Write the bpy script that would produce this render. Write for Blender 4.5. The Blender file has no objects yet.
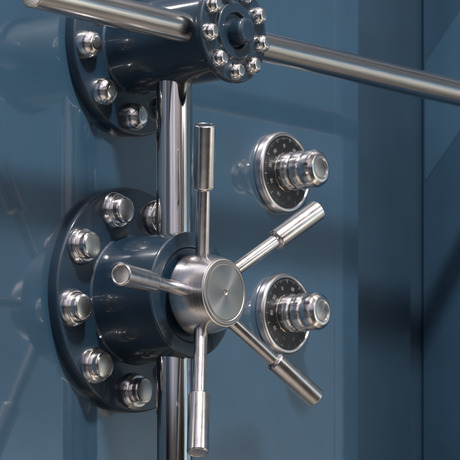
import bpy, bmesh, math, random
from mathutils import Vector, Matrix
random.seed(4)
MM = 0.001
sc = bpy.context.scene
COL = sc.collection
PI = math.pi
R = math.radians

# ------------------------------------------------------------ materials
def new_mat(name):
    m = bpy.data.materials.new(name); m.use_nodes = True
    nt = m.node_tree; b = nt.nodes['Principled BSDF']
    return m, nt, b
def noise(nt, scale, detail=3, vec=None, dist=0.0):
    n = nt.nodes.new('ShaderNodeTexNoise'); n.inputs['Scale'].default_value = scale
    n.inputs['Detail'].default_value = detail; n.inputs['Distortion'].default_value = dist
    if vec: nt.links.new(vec, n.inputs['Vector'])
    return n
def ramp(nt, fac, stops):
    r = nt.nodes.new('ShaderNodeValToRGB'); e = r.color_ramp.elements
    while len(e) < len(stops): e.new(0.5)
    for i, (p, c) in enumerate(stops):
        e[i].position = p; e[i].color = (c if len(c) == 4 else (*c, 1))
    nt.links.new(fac, r.inputs['Fac']); return r
def mapping(nt, scale, kind='Object'):
    tc = nt.nodes.new('ShaderNodeTexCoord'); mp = nt.nodes.new('ShaderNodeMapping')
    mp.inputs['Scale'].default_value = scale
    nt.links.new(tc.outputs[kind], mp.inputs['Vector']); return mp.outputs['Vector']
def maprange(nt, fac, a, b):
    m = nt.nodes.new('ShaderNodeMapRange'); m.inputs['To Min'].default_value = a; m.inputs['To Max'].default_value = b
    nt.links.new(fac, m.inputs['Value']); return m.outputs['Result']
def bump(nt, h, b, strength, dist):
    bm = nt.nodes.new('ShaderNodeBump'); bm.inputs['Strength'].default_value = strength
    bm.inputs['Distance'].default_value = dist
    nt.links.new(h, bm.inputs['Height']); nt.links.new(bm.outputs['Normal'], b.inputs['Normal'])
    return bm

def paint(name, c, rough=0.38, coat=1.0, ior=1.65, crough=0.05):
    m, nt, b = new_mat(name)
    v = mapping(nt, (1, 1, 1))
    n = noise(nt, 9, 4, v)
    rp = ramp(nt, n.outputs['Fac'], [(0.3, tuple(x*0.88 for x in c)), (0.7, tuple(x*1.12 for x in c))])
    nt.links.new(rp.outputs['Color'], b.inputs['Base Color'])
    n2 = noise(nt, 38, 4, v)
    nt.links.new(maprange(nt, n2.outputs['Fac'], rough-0.06, rough+0.08), b.inputs['Roughness'])
    n4 = noise(nt, 16, 5, v, 0.6)
    nt.links.new(maprange(nt, n4.outputs['Fac'], max(0.01, crough-0.03), crough+0.05), b.inputs['Coat Roughness'])
    n3 = noise(nt, 260, 2, v)
    bump(nt, n3.outputs['Fac'], b, 0.02, 0.0006)
    bm2 = nt.nodes.new('ShaderNodeBump'); bm2.inputs['Strength'].default_value = 0.05; bm2.inputs['Distance'].default_value = 0.001
    n5 = noise(nt, 45, 2, v)
    nt.links.new(n5.outputs['Fac'], bm2.inputs['Height']); nt.links.new(bm2.outputs['Normal'], b.inputs['Coat Normal'])
    n6 = noise(nt, 520, 2, v)
    dust = ramp(nt, n6.outputs['Fac'], [(0.70, (0, 0, 0)), (0.76, (1, 1, 1))])
    mxd = nt.nodes.new('ShaderNodeMix'); mxd.data_type = 'RGBA'
    dm = nt.nodes.new('ShaderNodeMath'); dm.operation = 'MULTIPLY'; dm.inputs[1].default_value = 0.35
    nt.links.new(dust.outputs['Color'], dm.inputs[0]); nt.links.new(dm.outputs[0], mxd.inputs[0])
    nt.links.new(rp.outputs['Color'], mxd.inputs[6]); mxd.inputs[7].default_value = (0.22, 0.25, 0.28, 1)
    nt.links.new(mxd.outputs[2], b.inputs['Base Color'])
    n7 = noise(nt, 5, 6, mapping(nt, (1, 1, 0.35)), 1.2)
    nt.links.new(maprange(nt, n7.outputs['Fac'], coat*0.72, min(1, coat*1.15)), b.inputs['Coat Weight'])
    b.inputs['Coat IOR'].default_value = ior
    return m
def metal(name, c, rough, scale=(1, 1, 1), nscale=60, var=0.08, aniso=0.0, axis=None, bstr=0.03):
    m, nt, b = new_mat(name)
    b.inputs['Metallic'].default_value = 1
    v = mapping(nt, scale)
    n = noise(nt, nscale, 4, v)
    rp = ramp(nt, n.outputs['Fac'], [(0.25, tuple(x*0.86 for x in c)), (0.75, tuple(min(1, x*1.08) for x in c))])
    nt.links.new(rp.outputs['Color'], b.inputs['Base Color'])
    nt.links.new(maprange(nt, n.outputs['Fac'], max(0.02, rough-var), rough+var), b.inputs['Roughness'])
    n3 = noise(nt, nscale*3, 3, v)
    bump(nt, n3.outputs['Fac'], b, bstr, 0.0004)
    if aniso:
        b.inputs['Anisotropic'].default_value = aniso
        t = nt.nodes.new('ShaderNodeTangent'); t.direction_type = 'RADIAL'; t.axis = axis
        nt.links.new(t.outputs['Tangent'], b.inputs['Tangent'])
    return m
M = {}
BLUE = (0.0260, 0.0705, 0.119)
M['door'] = paint('glossy_slate_blue_paint', BLUE, ior=2.05, crough=0.05)
M['cast'] = paint('glossy_dark_blue_casting_paint', (0.0045, 0.0235, 0.047), rough=0.5, coat=0.7, ior=1.5, crough=0.085)
M['frame'] = paint('painted_lit_patch_blue', (0.040, 0.096, 0.155), rough=0.45, coat=0.5, ior=1.5, crough=0.12)  # paler blue that puts the jamb's lit patch into the colour
M['dark'] = paint('shadowed_recess_paint', (0.019, 0.046, 0.076), rough=0.5, coat=0.3, ior=1.45, crough=0.15)  # darker blue, the shade of the recess is put into the colour
M['bar'] = metal('polished_round_bar_steel', (0.70, 0.68, 0.655), 0.2, (1.5, 40, 40), 20, 0.06)
M['rod'] = metal('polished_upright_rod_steel', (0.74, 0.72, 0.69), 0.09, (40, 40, 1.5), 20, 0.06)
M['chrome'] = metal('polished_chrome', (0.90, 0.865, 0.84), 0.17, (1, 1, 1), 90, 0.03)
M['spoke'] = metal('brushed_spoke_steel', (0.80, 0.77, 0.76), 0.22, (1, 1, 1), 120, 0.06)
M['hub'] = metal('turned_hub_steel', (0.84, 0.80, 0.80), 0.22, (1, 60, 1), 14, 0.05)
M['boltface'] = metal('brushed_bolt_end_steel', (0.55, 0.54, 0.51), 0.30, (30, 1, 160), 12, 0.08, bstr=0.08)

M['jamb'] = paint('deep_blue_jamb_paint', (0.026, 0.066, 0.112), rough=0.45, coat=0.5, ior=1.5, crough=0.12)
# concentric turned face of the hub cap
def turned(name, c):
    m, nt, b = new_mat(name); b.inputs['Metallic'].default_value = 1
    tc = nt.nodes.new('ShaderNodeTexCoord')
    w = nt.nodes.new('ShaderNodeTexWave'); w.wave_type = 'RINGS'; w.rings_direction = 'Y'
    w.inputs['Scale'].default_value = 260; w.inputs['Distortion'].default_value = 0.4; w.inputs['Detail'].default_value = 2
    nt.links.new(tc.outputs['Object'], w.inputs['Vector'])
    bump(nt, w.outputs['Fac'], b, 0.12, 0.0003)
    rp = ramp(nt, w.outputs['Fac'], [(0, tuple(x*0.85 for x in c)), (1, tuple(min(1, x*1.1) for x in c))])
    nt.links.new(rp.outputs['Color'], b.inputs['Base Color'])
    b.inputs['Roughness'].default_value = 0.30
    b.inputs['Anisotropic'].default_value = 0.85
    t = nt.nodes.new('ShaderNodeTangent'); t.direction_type = 'RADIAL'; t.axis = 'Y'
    nt.links.new(t.outputs['Tangent'], b.inputs['Tangent'])
    return m
M['turned'] = turned('concentric_turned_steel', (0.50, 0.465, 0.43))
def plain(name, c, rough, coat=0.0, spec=0.5):
    m, nt, b = new_mat(name)
    n = noise(nt, 300, 3, mapping(nt, (1, 1, 1)))
    rp = ramp(nt, n.outputs['Fac'], [(0.3, tuple(x*0.8 for x in c)), (0.7, tuple(x*1.2 for x in c))])
    nt.links.new(rp.outputs['Color'], b.inputs['Base Color'])
    b.inputs['Roughness'].default_value = rough; b.inputs['Coat Weight'].default_value = coat
    b.inputs['Specular IOR Level'].default_value = spec
    return m
M['black'] = plain('black_dial_enamel', (0.012, 0.012, 0.014), 0.35)
M['white'] = plain('engraved_white_fill', (0.30, 0.31, 0.32), 0.5)
M['floor'] = plain('vault_wall', (0.05, 0.09, 0.13), 0.6)

# ------------------------------------------------------------ shape helpers
def rounded(profile, rad, seg=4, skip=()):
    """round the inner corners of an (r, d) profile polyline"""
    out = [profile[0]]
    for i in range(1, len(profile)-1):
        p0, p, p1 = Vector(profile[i-1]), Vector(profile[i]), Vector(profile[i+1])
        rr = rad[i] if isinstance(rad, (list, tuple)) else rad
        if i in skip or rr <= 0: out.append(tuple(p)); continue
        a = (p0-p); b = (p1-p); l = min(rr, a.length*0.49, b.length*0.49)
        a = p + a.normalized()*l; b = p + b.normalized()*l
        for k in range(seg+1):
            t = k/seg
            q = a*(1-t)**2 + p*2*t*(1-t) + b*t*t
            out.append((q.x, q.y))
    out.append(profile[-1]); return out

def lathe(bm, prof, n=96, origin=(0, 0, 0), axis=(0, -1, 0), flute=None):
    """revolve (r, d) in mm; d runs along axis from origin"""
    ax = Vector(axis).normalized(); o = Vector(origin)
    ref = Vector((0, 0, 1)) if abs(ax.z) < 0.9 else Vector((1, 0, 0))
    u = ref.cross(ax).normalized(); v = ax.cross(u)
    rings = []
    for i, (r, d) in enumerate(prof):
        if r < 1e-6:
            rings.append([bm.verts.new((o+ax*d)*MM)])
        else:
            ring = []
            for k in range(n):
                t = 2*PI*k/n; q = r
                if flute and flute[0] <= d <= flute[1] and r > flute[4]: q = r + flute[3]*math.cos(flute[2]*t)
                ring.append(bm.verts.new((o + ax*d + u*(q*math.cos(t)) + v*(q*math.sin(t)))*MM))
            rings.append(ring)
    for a, b in zip(rings, rings[1:]):
        if len(a) == 1 and len(b) == 1: continue
        for k in range(n):
            k2 = (k+1) % n
            if len(a) == 1: bm.faces.new((a[0], b[k2], b[k]))
            elif len(b) == 1: bm.faces.new((a[k], a[k2], b[0]))
            else: bm.faces.new((a[k], a[k2], b[k2], b[k]))

def box(bm, x0, x1, y0, y1, z0, z1, bev=0):
    vs = [bm.verts.new(Vector((x, y, z))*MM) for x in (x0, x1) for y in (y0, y1) for z in (z0, z1)]
    fs = [(0, 1, 3, 2), (4, 6, 7, 5), (0, 4, 5, 1), (2, 3, 7, 6), (0, 2, 6, 4), (1, 5, 7, 3)]
    faces = [bm.faces.new([vs[i] for i in f]) for f in fs]
    if bev:
        es = list({e for f in faces for e in f.edges})
        bmesh.ops.bevel(bm, geom=es, offset=bev*MM, segments=4, profile=0.5, affect='EDGES')

def extrude_poly(bm, pts, place, lo, hi, bev=0):
    """pts: 2-D outline; place(u, v, w) -> 3-D in mm; extruded from w=lo to w=hi"""
    a = [bm.verts.new(Vector(place(u, v, lo))*MM) for u, v in pts]
    b = [bm.verts.new(Vector(place(u, v, hi))*MM) for u, v in pts]
    n = len(pts); fs = [bm.faces.new(a), bm.faces.new(b[::-1])]
    for k in range(n): fs.append(bm.faces.new((a[k], b[k], b[(k+1) % n], a[(k+1) % n])))
    if bev:
        bmesh.ops.bevel(bm, geom=list(fs[1].edges), offset=bev*MM, segments=3, profile=0.5, affect='EDGES')

def link(name, bm, mat, parent=None, loc=(0, 0, 0), sharp=32):
    bmesh.ops.recalc_face_normals(bm, faces=bm.faces)
    me = bpy.data.meshes.new(name); bm.to_mesh(me); bm.free()
    for p in me.polygons: p.use_smooth = True
    me.set_sharp_from_angle(angle=R(sharp))
    me.materials.append(mat)
    o = bpy.data.objects.new(name, me); COL.objects.link(o)
    o.location = Vector(loc)*MM
    if parent: o.parent = parent
    return o
def thing(name, label, cat, loc=(0, 0, 0), group=None):
    o = bpy.data.objects.new(name, None); COL.objects.link(o)
    o.empty_display_size = 0.03; o.location = Vector(loc)*MM
    return tag(o, label, cat, group)
def tag(o, label, cat, group=None):
    o['label'] = label; o['category'] = cat
    if group: o['group'] = group
    return o
def dup_tree(o, parent=None):
    c = o.copy(); COL.objects.link(c); c.parent = parent
    for ch in list(o.children): dup_tree(ch, c)
    return c

# ------------------------------------------------------------ the vault door
door = thing('vault_door', 'glossy slate blue steel vault door carrying the wheel, dials and bars', 'vault door')
def sheet_profile(pts, z0, z1):
    bm = bmesh.new()
    a = [bm.verts.new(Vector((x, y, z0))*MM) for x, y in pts]
    b = [bm.verts.new(Vector((x, y, z1))*MM) for x, y in pts]
    for k in range(len(pts)-1): bm.faces.new((a[k], a[k+1], b[k+1], b[k]))
    return bm
ZL, ZH = -900, 1100
# main leaf with softly rounded right shoulder
bm = bmesh.new()
extrude_poly(bm, [(-330, 1), (-330, 60), (352, 60), (352, 0.5), (351.2, 0), (-328, 0)],
             lambda u, v, w: (u, v, w), ZL, ZH)
link('door_leaf', bm, M['door'], door, sharp=8)
bm = bmesh.new()
extrude_poly(bm, [(352.04, 60), (352.04, 0.5), (352.2, 0.2), (352.5, 0.1), (394.5, -0.1), (396, 0.0), (396.8, 0.6), (397, 1.5), (397, 38)],
             lambda u, v, w: (u, v, w), ZL, ZH)
link('edge_strip', bm, M['door'], door, sharp=8)

# ------------------------------------------------------------ the frame right of the door
fr = thing('door_frame', 'dark blue vault door frame along the right side of the door', 'door frame', (500, 0, 0))
fr_l = lambda x: x-500
XJ = 588
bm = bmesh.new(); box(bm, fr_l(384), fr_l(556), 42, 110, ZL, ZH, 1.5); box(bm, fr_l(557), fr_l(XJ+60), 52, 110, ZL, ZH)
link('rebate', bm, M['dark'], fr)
bm = bmesh.new(); box(bm, fr_l(XJ), fr_l(XJ+200), -165, 48, ZL, ZH, 2)
link('jamb', bm, M['jamb'], fr)
# raised paler plate imitating a slanting patch of light on the jamb
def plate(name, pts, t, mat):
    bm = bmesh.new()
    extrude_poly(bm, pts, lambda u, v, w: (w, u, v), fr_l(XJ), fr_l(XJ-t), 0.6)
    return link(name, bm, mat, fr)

plate('painted_light_patch', [(44, 336), (-20, 406), (-60, 450), (-60, 307), (44, 192)], 0.9, M['frame'])
# ------------------------------------------------------------ housings
def make_bolt(parent, x, z, y, r_base, r_head, h_base, h_head, dome=False):
    b = bpy.data.objects.new('bolt', None)
    bm = bmesh.new()
    if dome:
        prof = [(0, -2), (r_base, -2), (r_base, h_base*0.45)]
        for k in range(1, 12):
            t = R(90*k/12); prof.append((r_base*(0.36+0.64*math.cos(t)), h_base*0.45 + (h_head-h_base*0.45)*math.sin(t)))
        prof += [(r_base*0.36, h_head), (r_base*0.35, h_head)]
        lathe(bm, prof, 48)
        o = link('bolt', bm, M['chrome'], parent, (x, y, z), 40)
        bm = bmesh.new(); lathe(bm, [(r_base*0.352, h_head-0.05), (r_base*0.345, h_head+0.05), (0, h_head+0.3)], 40)
        f = link('bolt_face', bm, M['boltface'], o); f.rotation_euler.y = random.uniform(0, 6)
        return o
    prof = rounded([(0, -2), (r_base, -2), (r_base, h_base*0.35), (r_base*0.86, h_base), (r_head+0.4, h_base), (r_head, h_base+0.4),
                    (r_head, h_head), (r_head-2.9, h_head+0.9)], [0, 0, 5, 4.5, .3, .3, 3.0, 0], 8)
    prof.append((r_head-3.0, h_head+0.85))
    lathe(bm, prof, 56)
    o = link('bolt', bm, M['chrome'], parent, (x, y, z), 40)
    bm = bmesh.new(); lathe(bm, [(r_head-2.95, h_head+0.8), (r_head-3.4, h_head+0.95), (0, h_head+0.95)], 48)
    f = link('bolt_face', bm, M['boltface'], o); f.rotation_euler.y = random.uniform(0, 6)
    return o

# lower housing --------------------------------------------------
low = thing('gear_housing', 'large dark blue flanged gear housing behind the spoked handwheel, ringed by stepped bolts', 'housing',
            group='flanged housings on the vault door')
bm = bmesh.new()
lathe(bm, rounded([(0, 0.2), (116, 0.2), (116, 8), (114.6, 12), (0, 12)], [0, 0, 2, 2, 0], 6), 160)
link('flange', bm, M['cast'], low)
bm = bmesh.new()
lathe(bm, rounded([(68, 11), (65.5, 14), (64.5, 22), (64, 91), (49, 91), (47, 88.5), (0, 88.5)], [0, 1, 4, 3.5, 1.2, 1, 0], 6), 128)
link('barrel', bm, M['cast'], low)
for k in range(9):
    t = R(109+40*k)
    make_bolt(low, 94*math.cos(t), 94*math.sin(t), -12, 19.2, 13.4, 8.0, 15.8)
    
# upper housing --------------------------------------------------
upp = thing('bearing_housing', 'smaller dark blue housing above the handwheel with round-headed bolts and capped end', 'housing', (0, 0, 260),
            group='flanged housings on the vault door')
bm = bmesh.new()
lathe(bm, rounded([(0, 0.2), (91, 0.2), (91, 8), (89.6, 12), (0, 12)], [0, 0, 2, 2, 0], 6), 144)
link('flange', bm, M['cast'], upp)
bm = bmesh.new()
lathe(bm, rounded([(50, 11), (47, 14), (46, 22), (46, 139), (0, 139)], [0, 1, 4, 1, 0], 5), 128)
link('barrel', bm, M['cast'], upp)
bm = bmesh.new()
lathe(bm, rounded([(0, 138), (50, 138), (51.5, 140), (51.5, 146), (29, 146.5), (28, 150), (18, 149.5), (17, 145.5), (0, 145.5)],
                  [0, 1, 1, 2.5, 2, 2.2, 2.5, 1.5, 0], 6), 128)
cap = link('end_cap', bm, M['cast'], upp)
bm = bmesh.new()
lathe(bm, rounded([(13, 144), (13, 160), (9, 162), (0, 162)], [0, 2, 2, 0], 6), 64)
link('boss', bm, M['cast'], cap, (3, 0, -1))
for k in range(9):
    t = R(187+40*k)
    make_bolt(upp, 73.5*math.cos(t), 73.5*math.sin(t)+1.5, -12, 14.5, 0, 4, 15, True)
for k in range(9):
    t = R(150+40*k)
    b = make_bolt(cap, 40.5*math.cos(t), 40.5*math.sin(t), -146, 9.2, 0, 2, 10, True)

# ------------------------------------------------------------ bars
bm = bmesh.new(); lathe(bm, rounded([(0, -900), (18.5, -900), (18.5, 268), (0, 268)], [0, 1, 1, 0]), 96, axis=(0, 0, 1))
rod = tag(link('upright_rod', bm, M['rod'], None, (1, -66, 0)), 'thick polished steel upright rod running down through the lower housing', 'rod')
bm = bmesh.new(); lathe(bm, rounded([(0, 0), (14.9, 0), (14.9, 1372), (0, 1372)], [0, 1.5, 1.5, 0]), 96, axis=(1, 0, 0))
bar = tag(link('locking_bar', bm, M['bar'], None, (-259, -117, 260)), 'long polished steel crossbar passing through the upper blue housing', 'bar')

# ------------------------------------------------------------ handwheel
hw = thing('handwheel', 'five-spoked polished steel handwheel with ringed centre cap', 'handwheel', (0, -93, 0))
bm = bmesh.new()
lathe(bm, rounded([(0, -8), (28, -8), (28, 1.5), (40.5, 1.5), (42, 3.5), (40.2, 21), (34.6, 40.2), (33.4, 40.4), (28, 40.2)],
                  [0, 0, 1, 1, 2, 10, .5, .3, 0], 6), 128)
hub = link('hub', bm, M['hub'], hw, sharp=45)
bm = bmesh.new()
lathe(bm, rounded([(33.6, 39.8), (33.4, 41.2), (32.0, 42.2), (29.2, 42.2), (28.5, 41.3), (27.7, 42.0), (3.0, 42.0), (2.2, 41.2), (0, 39.5)], [0, .6, .7, .4, .3, .4, .3, .3, 0], 3), 128)
link('hub_cap', bm, M['turned'], hub)
for k in range(5):
    t = R((105.2, 35, -37, -108.6, -181)[k])
    dr = Vector((math.cos(t), 0, math.sin(t)))
    p0 = dr*30 + Vector((0, -17.5, 0)); p1 = dr*(172 if k == 3 else 167) + Vector((0, -52, 0))
    L = (p1-p0).length; s = L-64
    bm = bmesh.new()
    lathe(bm, rounded([(0, 0), (6.9, 0), (6.9, s+4), (0, s+4)], [0, .5, .5, 0]), 48, p0, p1-p0)
    sp = link('spoke', bm, M['spoke'], hw)
    bm = bmesh.new()
    lathe(bm, rounded([(6.0, s-2), (7.4, s-1.6), (10.7, s+1), (10.8, L-1.0), (9.8, L), (8.9, L), (8.5, L-0.5), (0, L-0.5)],
                      [0, .4, 1.2, 1, .6, .4, .4, 0]), 56, p0, p1-p0)
    link('grip', bm, M['spoke'], sp)

# ------------------------------------------------------------ combination dials
def text_mesh(s, size):
    cu = bpy.data.curves.new('t', 'FONT'); cu.body = s; cu.size = size*MM; cu.align_x = 'CENTER'; cu.align_y = 'CENTER'
    cu.extrude = 0.0002
    o = bpy.data.objects.new('t', cu); COL.objects.link(o)
    dg = bpy.context.evaluated_depsgraph_get()
    me = bpy.data.meshes.new_from_object(o.evaluated_get(dg))
    bpy.data.objects.remove(o); bpy.data.curves.remove(cu)
    return me
def make_dial(label, loc, rot):
    d = thing('combination_dial', label, 'dial', loc, 'combination dials beside the handwheel')
    bm = bmesh.new()
    lathe(bm, rounded([(0, .3), (45.5, .3), (45.8, 2), (45, 7), (43.4, 9.4), (40.4, 9.8), (39.4, 8.4), (0, 8.4)],
                      [0, .3, 1, 4, 2, 1, .5, 0], 6), 128)
    link('rim', bm, M['hub'], d)
    bm = bmesh.new(); lathe(bm, [(39.6, 8.2), (39.6, 8.9), (39.1, 9.1), (0, 9.1)], 96)
    face = link('dial_face', bm, M['black'], d)
    # engraved scale and figures
    bm = bmesh.new()
    for k in range(100):
        t = R(3.6*k)+rot
        r1, r0 = 38.0, (34.0 if k % 10 == 0 else 35.2 if k % 5 == 0 else 36.5)
        w = 0.42 if k % 10 == 0 else 0.28 if k % 5 == 0 else 0.16
        u = Vector((math.cos(t), 0, math.sin(t))); n = Vector((-math.sin(t), 0, math.cos(t)))
        vs = [bm.verts.new((u*r + n*s + Vector((0, -9.25, 0)))*MM) for r, s in ((r0, -w), (r1, -w), (r1, w), (r0, w))]
        bm.faces.new(vs)
    link('scale', bm, M['white'], face)
    bm = bmesh.new()
    for k in range(10):
        t = -R(36*k)+rot+R(90)
        me = text_mesh(str(k*10), 5.6)
        rotm = Matrix.Rotation(t-R(90), 4, Vector((0, -1, 0))).inverted()
        base = Matrix.Rotation(R(90), 4, 'X')
        # upright on the face, turned to follow the dial
        u = Vector((math.cos(t), 0, math.sin(t)))*28.6
        tx = Matrix.Translation((u+Vector((0, -9.3, 0)))*MM) @ Matrix.Rotation(-(t-R(90)), 4, 'Y') @ base
        me.transform(tx); bm.from_mesh(me); bpy.data.meshes.remove(me)
    link('numerals', bm, M['white'], face)
    # turned, ribbed knob
    P = [(21.0, 8.5), (21.4, 10)]
    for c0, c1, r0, r1 in ((9, 24, 21.0, 20.0), (25.0, 39.0, 20.6, 19.6)):      # two barrel-shaped ribbed lobes
        for k in range(9):
            q = k/8; P.append((r0 + (r1-r0)*q*q + 1.7*math.sin(PI*q)**0.6 - 0.8, c0+(c1-c0)*q))
        P += [(18.4, c1+0.3), (18.4, c1+0.7)]
    P += [(19.8, 40), (21.0, 42), (21.3, 46.5), (20.8, 50.5), (19, 54.4), (15.2, 57.4), (11.6, 58), (10.4, 56.8), (0, 56.8)]
    bm = bmesh.new(); lathe(bm, rounded(P, 0.8, 3), 192, flute=(9, 39.5, 14, 0.22, 19.2))
    kb = link('knob', bm, M['chrome'], d, sharp=50)
    bm = bmesh.new(); lathe(bm, [(10.3, 56.2), (10.3, 57.1), (9.6, 57.4), (0, 57.4)], 64)
    link('knob_end', bm, M['turned'], kb)
    return d
make_dial('upper round black combination dial, level with the top spoke grip', (253.5, 0, 161), R(8))
make_dial('lower round black combination dial, right of the handwheel centre', (256, 0, 5), R(20))

# ------------------------------------------------------------ surroundings (procedural studio-like room)
w = bpy.data.worlds.new('World'); sc.world = w; w.use_nodes = True
nt = w.node_tree; nt.nodes.clear()
out = nt.nodes.new('ShaderNodeOutputWorld'); bg = nt.nodes.new('ShaderNodeBackground')
nt.links.new(bg.outputs[0], out.inputs[0])
tc = nt.nodes.new('ShaderNodeTexCoord'); sep = nt.nodes.new('ShaderNodeSeparateXYZ')
nt.links.new(tc.outputs['Generated'], sep.inputs[0])
def math_node(op, a, b=None):
    n = nt.nodes.new('ShaderNodeMath'); n.operation = op
    for i, v in enumerate((a, b)):
        if v is None: continue
        if isinstance(v, (int, float)): n.inputs[i].default_value = v
        else: nt.links.new(v, n.inputs[i])
    return n.outputs[0]
el = math_node('ARCSINE', sep.outputs['Z'])
eln = math_node('ADD', math_node('DIVIDE', el, PI), 0.5)          # 0 nadir .. 1 zenith
az = math_node('ARCTAN2', sep.outputs['X'], math_node('MULTIPLY', sep.outputs['Y'], -1))  # 0 = -Y, + = +X
azn = math_node('ADD', math_node('DIVIDE', az, 2*PI), 0.5)        # 0.5 = straight out from the door
E = lambda d: d/180+0.5
A = lambda d: d/360+0.5
rL = ramp(nt, eln, [(E(-90), (.22, .19, .16)), (E(-62), (.62, .56, .48)), (E(-44), (.50, .45, .38)), (E(-34), (.13, .13, .13)), (E(-8), (.12, .12, .12)),
                    (E(-3), (.05, .045, .04)), (E(5.6), (.07, .062, .05)), (E(7), (.36, .38, .44)), (E(20), (.72, .69, .73)), (E(32), (.98, .92, .95)),
                    (E(50), (.5, .47, .51)), (E(64), (1.2, 1.12, 1.14)), (E(90), (.6, .57, .6))])
rR = ramp(nt, eln, [(E(-90), (.22, .19, .16)), (E(-50), (.34, .30, .26)), (E(-26), (.16, .15, .14)), (E(-14), (.55, .54, .50)), (E(-5), (.65, .64, .60)), (E(-1), (.46, .54, .62)),
                    (E(2.2), (.34, .46, .57)), (E(4.5), (.21, .31, .41)), (E(6.1), (.19, .27, .36)), (E(6.8), (.11, .165, .22)), (E(7.8), (.11, .165, .22)),
                    (E(8.5), (.19, .27, .36)), (E(10.5), (.13, .19, .26)), (E(11.5), (.10, .15, .21)), (E(14), (.12, .15, .18)), (E(36), (.14, .14, .15)), (E(52), (.70, .65, .66)), (E(66), (.9, .84, .85)),
                    (E(90), (.5, .48, .5))])
rW = ramp(nt, azn, [(A(12), (0, 0, 0)), (A(30), (1, 1, 1)), (A(75), (1, 1, 1)), (A(120), (0, 0, 0))])
rA = ramp(nt, azn, [(A(-180), (.15, .15, .15)), (A(-140), (.15, .15, .15)), (A(-128), (2.2, 2.1, 1.85)), (A(-112), (2.2, 2.1, 1.85)), (A(-104), (.12, .13, .15)), (A(-84), (.15, .16, .2)), (A(-72), (1.0, 1.03, 1.16)),
                    (A(-45), (1.0, 1.0, 1.06)), (A(-25), (.75, .68, .68)), (A(-8), (.28, .25, .23)), (A(14), (.3, .27, .25)), (A(20), (3.2, 3.1, 2.9)),
                    (A(35), (3.0, 2.95, 2.75)), (A(39.5), (.75, .75, .75)), (A(46.5), (.85, .85, .85)), (A(50), (1.0, 1.0, 1.0)), (A(60), (1.1, 1.1, 1.1)), (A(75), (.5, .5, .55)), (A(120), (.7, .7, .7)), (A(179), (.15, .15, .15))])
mxw = nt.nodes.new('ShaderNodeMix'); mxw.data_type = 'RGBA'
nt.links.new(rW.outputs['Color'], mxw.inputs[0]); nt.links.new(rL.outputs['Color'], mxw.inputs[6]); nt.links.new(rR.outputs['Color'], mxw.inputs[7])
mx = nt.nodes.new('ShaderNodeMix'); mx.data_type = 'RGBA'; mx.blend_type = 'MULTIPLY'; mx.inputs[0].default_value = 1
nt.links.new(mxw.outputs[2], mx.inputs[6]); nt.links.new(rA.outputs['Color'], mx.inputs[7])
mpn = nt.nodes.new('ShaderNodeMapping'); mpn.inputs['Scale'].default_value = (1, 1, 2.2)
nt.links.new(tc.outputs['Generated'], mpn.inputs['Vector'])
nz = noise(nt, 5.5, 4, mpn.outputs['Vector'], 0.4)
rn = ramp(nt, nz.outputs['Fac'], [(0.32, (.5, .5, .5)), (0.62, (1.35, 1.35, 1.35))])
mx2 = nt.nodes.new('ShaderNodeMix'); mx2.data_type = 'RGBA'; mx2.blend_type = 'MULTIPLY'; mx2.inputs[0].default_value = 1
nt.links.new(mx.outputs[2], mx2.inputs[6]); nt.links.new(rn.outputs['Color'], mx2.inputs[7])
nt.links.new(mx2.outputs[2], bg.inputs['Color']); bg.inputs['Strength'].default_value = 1.0

def area(name, loc, target, size, size_y, power, color):
    ld = bpy.data.lights.new(name, 'AREA'); ld.shape = 'RECTANGLE'; ld.size = size; ld.size_y = size_y
    ld.energy = power; ld.color = color
    o = bpy.data.objects.new(name, ld); COL.objects.link(o)
    o.location = loc; o.rotation_euler = (Vector(target)-Vector(loc)).to_track_quat('-Z', 'Y').to_euler()
    return o
area('key_lamp', (-0.55, -1.35, 2.10), (0.12, 0, 0.05), 0.2, 0.18, 84, (1, .97, .96))
area('front_lamp', (0.45, -2.5, 1.2), (0.1, 0, 0.1), 0.9, 0.7, 3, (1, .98, .97))

# ------------------------------------------------------------ camera
cam = bpy.data.cameras.new('camera'); co = bpy.data.objects.new('camera', cam); COL.objects.link(co)
co.location = (-2.05171, -1.86220, -0.278)
co.rotation_euler = (R(90), 0, R(-50))
cam.sensor_width = 36; cam.lens = 2680/460*36; cam.shift_y = 340/460
cam.clip_start = 0.05; cam.clip_end = 200
cam.dof.use_dof = True; cam.dof.focus_distance = 2.70; cam.dof.aperture_fstop = 14
sc.camera = co
sc.view_settings.view_transform = 'Standard'; sc.view_settings.look = 'None'; sc.view_settings.exposure = 0
